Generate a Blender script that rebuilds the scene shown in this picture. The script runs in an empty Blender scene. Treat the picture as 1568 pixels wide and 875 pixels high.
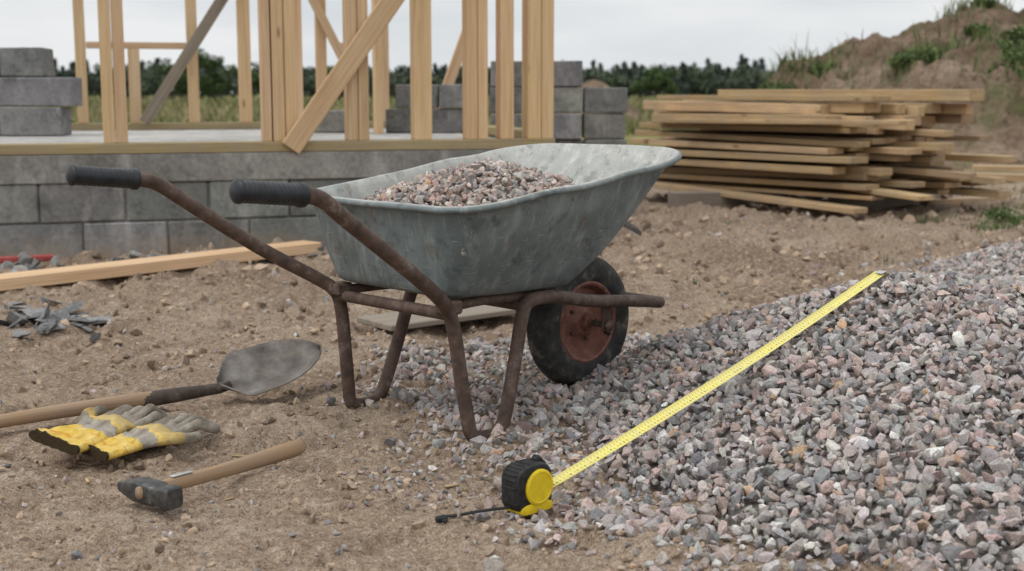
import bpy, bmesh, math, random
import numpy as np
from mathutils import Vector, Matrix, Euler, Quaternion
random.seed(7); rng=np.random.default_rng(7)
scene=bpy.context.scene
scene.view_settings.view_transform='Standard'; scene.view_settings.look='None'; scene.view_settings.exposure=0

# ---------------------------------------------------------------- helpers
def link(o,parent=None):
    scene.collection.objects.link(o)
    if parent: o.parent=parent
    return o
def empty(name,loc=(0,0,0),rz=0):
    e=bpy.data.objects.new(name,None); e.location=loc; e.rotation_euler=(0,0,rz); e.empty_display_size=.1
    return link(e)
def mesh_np(name,V,F,mat=None,cols=None,lc=None,smooth=False,parent=None):
    """V (n,3); F list of arrays, each (m,k) with k vertices per face"""
    me=bpy.data.meshes.new(name); V=np.asarray(V,dtype=np.float32)
    if isinstance(F,np.ndarray): F=[F]
    F=[np.asarray(f,dtype=np.int32) for f in F if len(f)]
    nl=sum(f.size for f in F); npol=sum(len(f) for f in F)
    me.vertices.add(len(V)); me.vertices.foreach_set('co',V.ravel())
    me.loops.add(nl); me.polygons.add(npol)
    me.loops.foreach_set('vertex_index',np.concatenate([f.ravel() for f in F]))
    tot=np.concatenate([np.full(len(f),f.shape[1],dtype=np.int32) for f in F])
    st=np.concatenate([[0],np.cumsum(tot)[:-1]]).astype(np.int32)
    me.polygons.foreach_set('loop_start',st)
    me.update(calc_edges=True)
    me.polygons.foreach_set('use_smooth',np.full(npol,smooth))
    if cols is None: cols=np.ones((len(V),3))
    a=me.attributes.new('Col','FLOAT_COLOR','POINT')
    c=np.ones((len(V),4),dtype=np.float32); c[:,:3]=cols; a.data.foreach_set('color',c.ravel())
    if lc is not None:
        a=me.attributes.new('lc','FLOAT_VECTOR','POINT'); a.data.foreach_set('vector',np.asarray(lc,dtype=np.float32).ravel())
    me.validate()
    o=bpy.data.objects.new(name,me)
    if mat: 
        for m in (mat if isinstance(mat,(list,tuple)) else [mat]): me.materials.append(m)
    return link(o,parent)
def h2(ix,iy,seed):
    n=(ix.astype(np.int64)*374761393+iy.astype(np.int64)*668265263+seed*974634777)&0x7fffffff
    n=((n^(n>>13))*1274126177)&0x7fffffff
    return ((n^(n>>16))&0xffff)/65535.0
def vn(x,y,s,seed=0):
    x=np.asarray(x,dtype=float)*s+1000.3; y=np.asarray(y,dtype=float)*s+1000.7
    ix=np.floor(x); iy=np.floor(y); fx=x-ix; fy=y-iy
    fx=fx*fx*fx*(fx*(fx*6-15)+10); fy=fy*fy*fy*(fy*(fy*6-15)+10)
    a=h2(ix,iy,seed); b=h2(ix+1,iy,seed); c=h2(ix,iy+1,seed); d=h2(ix+1,iy+1,seed)
    return (a*(1-fx)+b*fx)*(1-fy)+(c*(1-fx)+d*fx)*fy-.5
def sstep(a,b,x):
    t=np.clip((x-a)/(b-a),0,1); return t*t*(3-2*t)

# ---- chamfered boxes merged into one mesh
_cv=[];_idx={}
for sx in(-1,1):
    for sy in(-1,1):
        for sz in(-1,1):
            for a in range(3):
                _idx[(sx,sy,sz,a)]=len(_cv); _cv.append((sx,sy,sz,a))
def _sg(a,s,b,t,c,u):
    v=[0,0,0]; v[a]=s; v[b]=t; v[c]=u; return tuple(v)
_q=[];_t=[]
for a in range(3):
    b,c=[i for i in range(3) if i!=a]
    for s in(-1,1):
        _q.append([_idx[_sg(a,s,b,t,c,u)+(a,)] for t,u in((-1,-1),(1,-1),(1,1),(-1,1))])
for a,b,c in((0,1,2),(0,2,1),(1,2,0)):
    for s in(-1,1):
        for t in(-1,1):
            _q.append([_idx[_sg(a,s,b,t,c,-1)+(a,)],_idx[_sg(a,s,b,t,c,-1)+(b,)],_idx[_sg(a,s,b,t,c,1)+(b,)],_idx[_sg(a,s,b,t,c,1)+(a,)]])
for sx in(-1,1):
    for sy in(-1,1):
        for sz in(-1,1):
            _t.append([_idx[(sx,sy,sz,k)] for k in range(3)])
def _cb(h,ch):
    V=np.zeros((24,3))
    for i,(sx,sy,sz,a) in enumerate(_cv):
        s=(sx,sy,sz)
        for k in range(3): V[i,k]=s[k]*(h[k] if k==a else h[k]-ch)
    return V
_V0=_cb((1,1,1),.2)
def _fix(fs):
    out=[]
    for f in fs:
        p=_V0[f]; n=np.cross(p[1]-p[0],p[2]-p[1])
        out.append(f if n@p.mean(0)>0 else f[::-1])
    return np.array(out)
_q=_fix(_q);_t=_fix(_t)
def boxes(name,L,mat,ch=.003,parent=None,tone=.12,jit=0):
    """L: list of (center,size(full),rot) rot = euler tuple or z float"""
    Vs=[];Q=[];T=[];C=[];LC=[];n=0
    for it in L:
        c,s,r=it[:3]
        h=[x/2 for x in s]; V=_cb(h,min(ch,min(h)*.45))
        if jit:
            V=V+np.repeat(rng.normal(0,jit,(8,3)),3,0)
        R=Euler(r if isinstance(r,(tuple,list)) else (0,0,r)).to_matrix() if not isinstance(r,Matrix) else r
        R=np.array(R)
        Vs.append(V@R.T+np.array(c)); Q.append(_q+n); T.append(_t+n); n+=24
        k=1+random.uniform(-tone,tone) if len(it)<4 else it[3]
        tn=(1,1,1) if len(it)>3 else (1,random.uniform(.97,1.03),random.uniform(.93,1.05))
        C.append(np.tile([k*x for x in tn],(24,1)))
        off=np.array([random.uniform(0,50),random.uniform(0,5),random.uniform(0,5)])
        o=np.argsort(-np.array(s))  # longest axis first
        LC.append(V[:,o]+off)
    return mesh_np(name,np.concatenate(Vs),[np.concatenate(Q),np.concatenate(T)],mat,np.concatenate(C),np.concatenate(LC),False,parent)
def beam(a,b,w,t,roll=0):
    a=Vector(a);b=Vector(b);d=(b-a);L=d.length;d.normalize()
    up=Vector((0,0,1)) if abs(d.z)<.95 else Vector((0,1,0))
    y=up.cross(d).normalized(); z=d.cross(y)
    R=Matrix((d,y,z)).transposed()
    if roll: R=R@Matrix.Rotation(roll,3,'X')
    return ((a+b)/2,(L,w,t),R)
def chaikin(P,n=3,closed=False):
    P=[np.array(p,dtype=float) for p in P]
    for _ in range(n):
        Q=[] if closed else [P[0]]
        m=len(P)
        for i in range(m if closed else m-1):
            a,b=P[i],P[(i+1)%m]
            Q+=[a*.75+b*.25,a*.25+b*.75]
        if not closed:Q.append(P[-1])
        P=Q
    return P
def tube(name,P,r,mat,seg=16,parent=None,cap=True,closed=False,flat=None):
    P=np.array(P,dtype=float); n=len(P)
    r=np.full(n,r) if np.isscalar(r) else np.array(r)
    T=np.gradient(P,axis=0) if not closed else np.roll(P,-1,0)-np.roll(P,1,0)
    T/=np.linalg.norm(T,axis=1)[:,None]
    u=np.cross(T[0],[0,0,1.0]); 
    if np.linalg.norm(u)<.1:u=np.cross(T[0],[0,1.0,0])
    u/=np.linalg.norm(u); V=[];LC=[];s=0
    for i in range(n):
        u=u-T[i]*(u@T[i]); u/=np.linalg.norm(u); w=np.cross(T[i],u)
        if i: s+=np.linalg.norm(P[i]-P[i-1])
        for k in range(seg):
            a=2*math.pi*k/seg
            f=flat or (1,1)
            V.append(P[i]+r[i]*(f[0]*math.cos(a)*u+f[1]*math.sin(a)*w)); LC.append((s,r[i]*math.cos(a),r[i]*math.sin(a)))
    F=[]
    for i in range(n if closed else n-1):
        j=(i+1)%n
        for k in range(seg):
            l=(k+1)%seg; F.append([i*seg+k,i*seg+l,j*seg+l,j*seg+k])
    Fs=[np.array(F)]
    if cap and not closed:
        Fs.append(np.array([list(range(seg))[::-1],list(range((n-1)*seg,n*seg))]))
    return mesh_np(name,V,Fs,mat,None,LC,True,parent)
def revolve(name,prof,mat,axis='y',seg=64,parent=None,loc=(0,0,0),mod=None):
    V=[];m=len(prof)
    for i in range(seg):
        t=2*math.pi*i/seg
        for j,(r,a) in enumerate(prof):
            rr=r+(mod(i,j,a) if mod else 0)
            V.append((loc[0]+rr*math.cos(t),loc[1]+a,loc[2]+rr*math.sin(t)))
    F=[[i*m+j,i*m+j+1,((i+1)%seg)*m+j+1,((i+1)%seg)*m+j] for i in range(seg) for j in range(m-1)]
    return mesh_np(name,V,np.array(F),mat,None,None,True,parent)
def shade_auto(o,ang=35):
    me=o.data; bm=bmesh.new(); bm.from_mesh(me); bmesh.ops.recalc_face_normals(bm,faces=bm.faces)
    for f in bm.faces:f.smooth=True
    for e in bm.edges:
        if len(e.link_faces)==2 and e.calc_face_angle(0)>math.radians(ang): e.smooth=False
    bm.to_mesh(me); bm.free()

# ---------------------------------------------------------------- materials
class M:
    def __init__(s,name,rough=.8,metal=0,spec=.4):
        s.m=bpy.data.materials.new(name); s.m.use_nodes=True; s.nt=s.m.node_tree
        s.b=s.nt.nodes['Principled BSDF']; s.set('Roughness',rough); s.set('Metallic',metal); s.set('Specular IOR Level',spec)
    def set(s,k,v):
        if isinstance(v,bpy.types.NodeSocket): s.nt.links.new(v,s.b.inputs[k])
        else:
            if k=='Base Color' and len(v)==3: v=(*v,1)
            s.b.inputs[k].default_value=v
    def n(s,t): return s.nt.nodes.new(t)
    def l(s,a,b): s.nt.links.new(a,b)
    def pos(s): return s.n('ShaderNodeNewGeometry').outputs['Position']
    def obj(s): return s.n('ShaderNodeTexCoord').outputs['Object']
    def attr(s,name,out='Color'):
        a=s.n('ShaderNodeAttribute'); a.attribute_name=name; return a.outputs[out]
    def mp(s,v,sc=(1,1,1),rot=(0,0,0)):
        m=s.n('ShaderNodeMapping'); s.l(v,m.inputs['Vector']); m.inputs['Scale'].default_value=sc; m.inputs['Rotation'].default_value=rot; return m.outputs[0]
    def noise(s,v,sc,det=4,ro=.55,dist=0):
        n=s.n('ShaderNodeTexNoise'); s.l(v,n.inputs['Vector']); n.inputs['Scale'].default_value=sc; n.inputs['Detail'].default_value=det; n.inputs['Roughness'].default_value=ro; n.inputs['Distortion'].default_value=dist
        return n.outputs['Fac']
    def vor(s,v,sc,feat='F1',out='Distance'):
        n=s.n('ShaderNodeTexVoronoi'); n.feature=feat; s.l(v,n.inputs['Vector']); n.inputs['Scale'].default_value=sc; return n.outputs[out]
    def ramp(s,f,st):
        r=s.n('ShaderNodeValToRGB'); s.l(f,r.inputs[0]); e=r.color_ramp.elements
        while len(e)<len(st): e.new(.5)
        for i,(p,c) in enumerate(st):
            e[i].position=p; e[i].color=(c,c,c,1) if not isinstance(c,(tuple,list)) else (*c,1)
        return r.outputs[0]
    def mix(s,f,a,b,mode='MIX'):
        m=s.n('ShaderNodeMix'); m.data_type='RGBA'; m.blend_type=mode
        for k,v in((0,f),(6,a),(7,b)):
            if isinstance(v,bpy.types.NodeSocket): s.l(v,m.inputs[k])
            else: m.inputs[k].default_value=(*v,1) if isinstance(v,(tuple,list)) else v
        return m.outputs[2]
    def math(s,op,a,b=0,c=None,clamp=False):
        m=s.n('ShaderNodeMath'); m.operation=op; m.use_clamp=clamp
        for k,v in((0,a),(1,b),(2,c)):
            if v is None: continue
            if isinstance(v,bpy.types.NodeSocket): s.l(v,m.inputs[k])
            else: m.inputs[k].default_value=v
        return m.outputs[0]
    def mrange(s,v,a,b,c=0,d=1):
        m=s.n('ShaderNodeMapRange'); m.clamp=True; s.l(v,m.inputs[0])
        for i,x in enumerate((a,b,c,d)): m.inputs[i+1].default_value=x
        return m.outputs[0]
    def sep(s,v):
        m=s.n('ShaderNodeSeparateXYZ'); s.l(v,m.inputs[0]); return m.outputs
    def bump(s,h,st=.5,dist=.01,prev=None):
        b=s.n('ShaderNodeBump'); s.l(h,b.inputs['Height']); b.inputs['Strength'].default_value=st; b.inputs['Distance'].default_value=dist
        if prev: s.l(prev,b.inputs['Normal'])
        s.l(b.outputs[0],s.b.inputs['Normal']); return b.outputs[0]

m=M('ground_soil',.95,spec=.12); p=m.pos()
a=m.noise(p,1.3,5,.68,.4); b=m.noise(p,7,5,.65); c=m.noise(p,60,4,.7); d=m.noise(p,260,2,.6)
col=m.ramp(a,[(.32,(.225,.158,.110)),(.5,(.365,.272,.198)),(.66,(.49,.39,.30))])
col=m.mix(m.ramp(b,[(.38,0),(.62,.75)]),col,(.265,.190,.135))
col=m.mix(m.ramp(c,[(.5,0),(.68,.8)]),col,(.55,.445,.345))
col=m.mix(m.ramp(c,[(.28,.9),(.45,0)]),col,(.14,.097,.067))  # hollows of the bump noise darkened: cavity shade put into the soil colour
col=m.mix(m.ramp(d,[(.38,.65),(.5,0)]),col,(.12,.085,.06))  # fine hollows painted darker too, as cavity shade
xyz=m.sep(p); g=m.noise(p,.35,4,.6)
f=m.mrange(m.math('ADD',xyz[1],m.math('MULTIPLY',g,9)),15,23)
gc=m.ramp(m.noise(p,.22,4,.65),[(.3,(.10,.12,.035)),(.5,(.20,.19,.07)),(.7,(.30,.25,.12))])
m.set('Base Color',m.mix(f,col,gc))
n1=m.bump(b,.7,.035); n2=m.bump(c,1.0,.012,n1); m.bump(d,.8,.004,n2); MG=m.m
m=M('mound_soil',.95,spec=.1); p=m.pos(); a=m.noise(p,1.5,6,.68); b=m.noise(p,8,5,.7)
col=m.ramp(a,[(.3,(.14,.095,.065)),(.5,(.25,.178,.125)),(.7,(.36,.27,.20))])
col=m.mix(m.ramp(b,[(.35,.8),(.52,0)]),col,(.095,.065,.045)); 
col=m.mix(m.ramp(m.noise(p,1.1,5,.7),[(.54,0),(.66,.6)]),col,(.10,.12,.045)); m.set('Base Color',col); m.bump(b,1,.12); MMOUND=m.m
m=M('stone',.85,spec=.3); c=m.attr('Col'); p=m.obj()
n=m.noise(p,220,3,.7); n2=m.noise(p,60,3,.6)
c2=m.mix(1.0,c,m.ramp(n,[(.3,.62),(.5,1.0),(.7,1.35)]),'MULTIPLY'); c2=m.mix(m.ramp(n2,[(.5,0),(.75,.5)]),c2,(.50,.455,.415))
m.set('Base Color',c2); m.bump(n,.5,.002); MSTONE=m.m
m=M('clod',1,spec=.05); c=m.attr('Col'); n=m.noise(m.obj(),120,3,.7)
m.set('Base Color',m.mix(1.0,c,m.ramp(n,[(.3,.7),(.7,1.2)]),'MULTIPLY')); m.bump(n,.6,.002); MCLOD=m.m
def wood(name,c1,c2,c3,rough=.7,grey=0,gc=(.25,.22,.19)):
    m=M(name,rough,spec=.25); v=m.attr('lc','Vector'); t=m.attr('Col')
    a=m.noise(m.mp(v,(.9,16,16)),1.6,4,.6,1.2); fine=m.noise(m.mp(v,(3,180,180)),1.0,3,.6)
    w=m.n('ShaderNodeTexWave'); w.wave_type='RINGS'; w.rings_direction='X'; m.l(m.mp(v,(.5,9,9)),w.inputs[0]); w.inputs['Scale'].default_value=3; w.inputs['Distortion'].default_value=4; w.inputs['Detail'].default_value=3; w.inputs['Detail Scale'].default_value=.7
    col=m.ramp(a,[(.3,c1),(.55,c2),(.75,c3)])
    col=m.mix(m.math('MULTIPLY',w.outputs['Fac'],.3),col,c3)
    col=m.mix(m.ramp(fine,[(.3,.35),(.55,0)]),col,tuple(x*.6 for x in c3))
    kn=m.vor(m.mp(v,(2.6,9,9)),1.0); col=m.mix(m.ramp(kn,[(.05,.9),(.11,0)]),col,tuple(x*.35 for x in c3))
    col=m.mix(1.0,col,t,'MULTIPLY')
    if grey: col=m.mix(m.ramp(m.noise(v,6,4,.6),[(.35,0),(.65,grey)]),col,gc)
    m.set('Base Color',col); m.bump(fine,.25,.001); return m.m
MPINE=wood('pine_fresh',(.70,.52,.33),(.63,.44,.26),(.50,.32,.17))
MLUM=wood('pine_stack',(.58,.42,.24),(.46,.31,.165),(.31,.20,.11),grey=.5,gc=(.29,.235,.17))
MSILL=wood('treated_sill',(.42,.34,.18),(.36,.28,.14),(.25,.19,.10),grey=.3)
MOLD=wood('weathered_wood',(.30,.25,.20),(.24,.19,.15),(.15,.115,.09),.85,.6)
MHAND=wood('handle_wood',(.46,.31,.19),(.37,.24,.14),(.23,.14,.08),.55,.3)
def conc(name,base,dark,light):
    m=M(name,.93,spec=.2); p=m.pos(); a=m.noise(p,2.2,5,.65); b=m.noise(p,45,4,.7); t=m.attr('Col')
    col=m.ramp(a,[(.3,dark),(.5,base),(.72,light)]); col=m.mix(1.0,col,m.ramp(b,[(.3,.75),(.7,1.18)]),'MULTIPLY')
    col=m.mix(m.ramp(m.noise(m.mp(p,(3,3,1.4)),3,5,.65),[(.5,0),(.70,.6)]),col,tuple(x*1.45 for x in light)); 
    col=m.mix(m.ramp(m.noise(p,9,5,.7),[(.3,.65),(.46,0)]),col,tuple(x*.55 for x in dark))
    z=m.sep(p)[2]; col=m.mix(m.math('MULTIPLY',m.mrange(z,.0,.14,1,0),m.mrange(m.noise(p,6,4,.6),.3,.6)),col,(.30,.23,.17))
    col=m.mix(1.0,col,t,'MULTIPLY'); m.set('Base Color',col); m.bump(b,.7,.005); return m.m
MBLOCK=conc('concrete_block',(.20,.20,.197),(.14,.14,.14),(.27,.265,.255))
MMORT=conc('mortar',(.25,.242,.225),(.18,.172,.16),(.34,.325,.30))
MSLAB=conc('slab_concrete',(.40,.39,.37),(.33,.32,.31),(.5,.48,.46))
def steel(name,c1,c2,c3,rust=.62,metal=.25):
    m=M(name,.55,metal,.35); o=m.obj(); a=m.noise(o,4.5,6,.7,.4); b=m.noise(m.mp(o,(24,24,5)),1.2,5,.7); sc=m.noise(m.mp(o,(9,9,130),(.5,.3,.2)),1.5,4,.75); sc2=m.noise(m.mp(o,(90,90,6),(.1,.35,.0)),1.3,3,.7)
    col=m.ramp(a,[(.33,c1),(.5,c2),(.66,c3)]); col=m.mix(m.ramp(b,[(.5,0),(.74,.5)]),col,tuple(min(1,x*1.7) for x in c3))
    col=m.mix(m.ramp(m.noise(o,13,5,.75),[(.36,.6),(.47,0)]),col,tuple(x*.55 for x in c1))
    col=m.mix(m.ramp(sc,[(.63,0),(.68,.55)]),col,(.50,.50,.48))
    col=m.mix(m.ramp(sc2,[(.66,0),(.71,.5)]),col,(.46,.46,.44))
    col=m.mix(m.ramp(m.noise(o,2.3,3,.5),[(.45,0),(.7,.4)]),col,(.095,.155,.175))
    r1=m.noise(m.mp(o,(1,1,.4)),15,7,.8); col=m.mix(m.ramp(r1,[(rust,0),(rust+.07,.8)]),col,(.14,.08,.045))
    r2=m.noise(m.mp(o,(1,1,.2)),44,5,.7); col=m.mix(m.ramp(r2,[(.62,0),(.70,.65)]),col,(.20,.115,.07))
    m.set('Base Color',col); m.set('Roughness',m.ramp(a,[(.3,.48),(.7,.75)])); n=m.bump(m.noise(o,7,2,.5),.4,.014); m.bump(b,.15,.002,n); return m.m
MTRAY=steel('galvanised_steel',(.11,.13,.13),(.165,.188,.187),(.235,.258,.252),.60)
MTRAYIN=steel('galvanised_steel_lit',(.28,.29,.27),(.38,.385,.36),(.46,.44,.41),.60,.05)  # tray inside: paler copy, its stronger sky light put into the colour
m=M('rusty_tube',.7,.3,.35); o=m.obj(); a=m.noise(o,26,6,.7); b=m.noise(o,120,4,.7)
col=m.ramp(a,[(.32,(.05,.038,.034)),(.48,(.10,.066,.052)),(.6,(.14,.098,.08)),(.72,(.29,.26,.235))])
col=m.mix(m.ramp(b,[(.55,0),(.75,.6)]),col,(.18,.09,.05)); m.set('Base Color',col); m.bump(b,.5,.0015); MTUBE=m.m
m=M('socket_steel',.65,.4,.35); o=m.obj(); a=m.noise(o,30,6,.7); m.set('Base Color',m.ramp(a,[(.32,(.04,.032,.028)),(.52,(.085,.065,.052)),(.7,(.17,.14,.12))])); m.bump(a,.4,.001); MSOCK=m.m
m=M('grip_rubber',.45,0,.4); o=m.obj(); a=m.noise(o,40,4,.6); m.set('Base Color',m.ramp(a,[(.35,(.009,.011,.014)),(.75,(.025,.029,.034))])); MGRIP=m.m
m=M('tyre_rubber',.8,0,.3); o=m.obj(); a=m.noise(o,22,5,.65); m.set('Base Color',m.ramp(a,[(.35,(.022,.022,.022)),(.55,(.05,.048,.045)),(.70,(.18,.155,.13))])); m.bump(m.noise(o,150,3,.6),.3,.001); MTYRE=m.m
m=M('rim_paint',.65,.1,.4); o=m.obj(); a=m.noise(o,30,6,.7); m.set('Base Color',m.ramp(a,[(.3,(.08,.045,.035)),(.5,(.21,.085,.062)),(.62,(.26,.125,.095)),(.75,(.28,.22,.19))])); m.bump(a,.3,.002); MRIM=m.m
m=M('shovel_steel',.68,.35,.3); o=m.obj(); a=m.noise(o,16,6,.65); b=m.noise(m.mp(o,(6,60,6)),1.5,4,.7)
col=m.ramp(a,[(.3,(.09,.078,.068)),(.5,(.165,.148,.134)),(.68,(.26,.24,.222))]); col=m.mix(m.ramp(b,[(.5,0),(.7,.5)]),col,(.22,.165,.12)); m.set('Base Color',col); m.bump(a,.3,.002); MSHOV=m.m
m=M('forged_steel',.5,.6,.4); o=m.obj(); a=m.noise(o,60,6,.7); m.set('Base Color',m.ramp(a,[(.35,(.045,.045,.045)),(.55,(.10,.098,.095)),(.75,(.25,.22,.20))])); m.bump(a,.4,.001); MHEAD=m.m
m=M('tape_yellow',.45,0,.35); m.set('Base Color',m.ramp(m.noise(m.obj(),60,4,.6),[(.3,(.66,.46,.015)),(.7,(.78,.59,.02))])); MYEL=m.m
m=M('tape_black',.6,0,.3); m.set('Base Color',m.ramp(m.noise(m.obj(),90,4,.6),[(.35,(.010,.010,.011)),(.75,(.04,.037,.034))])); MBLK=m.m
m=M('tape_blade',.45,0,.35); v=m.sep(m.attr('lc','Vector')); S=v[0];Tt=v[1]
def tick(per,wd,t0,t1):
    fr=m.math('FRACT',m.math('DIVIDE',S,per)); a=m.math('LESS_THAN',fr,wd/per)
    return m.math('MULTIPLY',a,m.math('MULTIPLY',m.math('GREATER_THAN',Tt,t0),m.math('LESS_THAN',Tt,t1)))
k=m.math('MAXIMUM',tick(.01,.0011,.66,1.1),m.math('MAXIMUM',tick(.005,.0008,.82,1.1),tick(.01,.0011,-.1,.2)))
nm=m.math('MULTIPLY',m.math('GREATER_THAN',m.noise(m.mp(m.attr('lc','Vector'),(420,3,1)),1,1,.5),.52),tick(.01,.0045,.30,.54))
k=m.math('MULTIPLY',m.math('MAXIMUM',k,nm),.9)
col=m.mix(k,m.mix(m.ramp(m.noise(m.pos(),25,4,.6),[(.4,0),(.7,.5)]),(.76,.67,.18),(.64,.57,.27)),(.07,.06,.04)); m.set('Base Color',col); MBLADE=m.m
m=M('bright_metal',.35,.9,.5); m.set('Base Color',(.5,.5,.5)); MMET=m.m
m=M('glove_fabric',.95,0,.1); o=m.obj(); xs=m.sep(o); n=m.noise(o,24,5,.68); wv=m.noise(o,260,3,.6)
gr=m.ramp(n,[(.3,(.15,.125,.10)),(.5,(.285,.25,.205)),(.7,(.41,.375,.32))]); ye=m.ramp(n,[(.3,(.42,.28,.07)),(.5,(.62,.42,.08)),(.7,(.68,.51,.20))])
fx_=m.math('ADD',xs[0],m.math('MULTIPLY',n,.05)); f=m.math('MAXIMUM',m.mrange(fx_,.110,.113,1,0),m.math('MULTIPLY',m.mrange(fx_,.143,.147),m.mrange(fx_,.178,.184,1,0)))
f2=m.math('MULTIPLY',f,m.mrange(xs[0],.12,.13,1,.55))
col=m.mix(f2,gr,ye); col=m.mix(m.mrange(xs[0],.008,.010,1,0),col,(.05,.035,.02)); col=m.mix(m.math('MULTIPLY',m.math('GREATER_THAN',m.noise(m.mp(o,(60,14,14)),1.6,2,.5),.56),m.math('MULTIPLY',m.mrange(xs[0],.03,.031),m.mrange(xs[0],.07,.071,.55,0))),col,(.50,.16,.03)); m.set('Base Color',col); n1=m.bump(n,.9,.010); m.bump(wv,.4,.001,n1); MGLOVE=m.m
def foliage(name,mul=1,tr=0):
    m=M(name,.8,0,.2); c=m.attr('Col'); n=m.noise(m.pos(),2,3,.6); m.set('Base Color',m.mix(1.0,c,m.ramp(n,[(.3,.75*mul),(.7,1.2*mul)]),'MULTIPLY')); return m.m
MLEAF=foliage('foliage'); MGRASS=foliage('grass_blades')
m=M('bark',.9); m.set('Base Color',m.ramp(m.noise(m.pos(),6),[(.3,(.05,.04,.03)),(.7,(.1,.08,.06))])); MBARK=m.m
m=M('red_plastic',.5); m.set('Base Color',m.ramp(m.noise(m.pos(),20),[(.3,(.30,.04,.035)),(.7,(.38,.08,.07))])); MRED=m.m

# ---------------------------------------------------------------- terrain
def gh(x,y):
    near=1-sstep(9,16,y)
    z=.020*vn(x,y,1.1,1)+.020*vn(x,y,3.1,2)+near*(.022*vn(x,y,7,3)+.016*vn(x,y,17,4)+.010*vn(x,y,42,5)+.007*vn(x,y,100,6))
    c=vn(x,y,6.5,14)+.4*vn(x,y,15,15); z=z-near*.016*sstep(.14,.22,c)
    k=sstep(3.6,5.3,y)*near
    z=z+k*(.06*np.maximum(0,vn(x,y,5.5,8))+.07*np.maximum(0,vn(x,y,14,9))+.03*vn(x,y,30,10))
    d=np.exp(-(((x-.95)/.28)**2+((y-5.95)/.2)**2)); z=z+d*(.06+.10*vn(x,y,14,11))
    d=np.exp(-(((x-1.9)/.35)**2+((y-6.9)/.25)**2)); z=z+d*(.05+.10*vn(x,y,12,12))
    return z
def gh1(x,y): return float(gh(np.array([x]),np.array([y]))[0])
xs=[0];st=.0115
while xs[-1]<900:
    if xs[-1]>1.7: st*=1.035
    xs.append(xs[-1]+st)
xs=np.array(xs); X=np.concatenate([-xs[::-1][:-1],xs])+.2
ys=[1.5]; 
while ys[-1]<9: ys.append(ys[-1]*1.0042)
while ys[-1]<1200: ys.append(ys[-1]*1.05)
yb=[1.5];st=.02
while yb[-1]>-60: st*=1.25; yb.append(yb[-1]-st)
Y=np.array(yb[::-1][:-1]+ys)
GX,GY=np.meshgrid(X,Y); GZ=gh(GX,GY)
nx,ny=len(X),len(Y); idx=np.arange(nx*ny).reshape(ny,nx)
F=np.stack([idx[:-1,:-1],idx[:-1,1:],idx[1:,1:],idx[1:,:-1]],-1).reshape(-1,4)
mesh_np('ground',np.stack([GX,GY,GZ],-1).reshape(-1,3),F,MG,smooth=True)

def grid_patch(x0,x1,y0,y1,st,fn):
    a=np.arange(x0,x1,st); b=np.arange(y0,y1,st); A,B=np.meshgrid(a,b); Z=fn(A,B)
    i=np.arange(A.size).reshape(A.shape); F=np.stack([i[:-1,:-1],i[:-1,1:],i[1:,1:],i[1:,:-1]],-1).reshape(-1,4)
    return np.stack([A,B,Z],-1).reshape(-1,3),F
def mound(x,y):
    r=np.sqrt((np.where(x<5.5,(x-5.5)/3.3,np.maximum(x-7.2,0)/3.0))**2+((y-16.5)/3.2)**2)
    h=1.60*(1-np.clip(r,0,1.15)**1.7)
    n=.38*vn(x,y,.8,21)+.30*vn(x,y,2.0,22)+.17*vn(x,y,4.7,23)+.12*vn(x,y,10,24)+.06*vn(x,y,21,25)
    return h+n*np.clip(h*2.0,0,1)-.04
V,F=grid_patch(1.0,14,12,21,.055,mound); mesh_np('dirt_mound',V,F,MMOUND,smooth=True)
V,F=grid_patch(-1,6,27,33,.12,lambda x,y:1.15*np.exp(-(((x-1.9)/1.0)**2+((y-30)/1.2)**2))+.15*vn(x,y,2,31)-.12); mesh_np('dirt_mound',V,F,MMOUND,smooth=True)
V,F=grid_patch(-7,-2,18,23,.1,lambda x,y:.42*np.exp(-(((x+4.7)/.8)**2+((y-20)/.8)**2))+.1*vn(x,y,2,32)-.08); mesh_np('dirt_mound',V,F,MMOUND,smooth=True)

# ---------------------------------------------------------------- stones
def hulls(n,k,flat):
    out=[]
    for i in range(n):
        bm=bmesh.new(); r=np.random.default_rng(100+i+k)
        P=r.normal(size=(k,3)); P/=np.linalg.norm(P,axis=1)[:,None]; P*=r.uniform(.8,1.05,(k,1)); P*=np.array([1,r.uniform(.6,.95),r.uniform(flat,flat+.3)])
        for p in P: bm.verts.new(p)
        g=bmesh.ops.convex_hull(bm,input=bm.verts)
        bmesh.ops.delete(bm,geom=[v for v in bm.verts if not v.link_faces],context='VERTS')
        bmesh.ops.triangulate(bm,faces=bm.faces); bmesh.ops.recalc_face_normals(bm,faces=bm.faces)
        bm.verts.index_update()
        out.append((np.array([v.co[:] for v in bm.verts]),np.array([[v.index for v in f.verts] for f in bm.faces]))); bm.free()
    return out
HS=hulls(30,13,.42); HF=hulls(12,11,.12)
PAL=np.array([(.44,.40,.38),(.385,.29,.26),(.24,.235,.235),(.34,.32,.31),(.41,.345,.315),(.15,.145,.15),(.45,.30,.20),(.29,.255,.24),(.43,.33,.30),(.55,.52,.49)])
PW=np.array([.18,.14,.12,.17,.14,.045,.015,.09,.08,.045]);PW/=PW.sum()
def rotm(n,tilt=None):
    q=rng.normal(size=(n,4)); 
    if tilt is not None: q[:,1:3]*=tilt
    q/=np.linalg.norm(q,axis=1)[:,None]; w,x,y,z=q.T
    return np.stack([1-2*(y*y+z*z),2*(x*y-z*w),2*(x*z+y*w),2*(x*y+z*w),1-2*(x*x+z*z),2*(y*z-x*w),2*(x*z-y*w),2*(y*z+x*w),1-2*(x*x+y*y)],-1).reshape(n,3,3)
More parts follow.
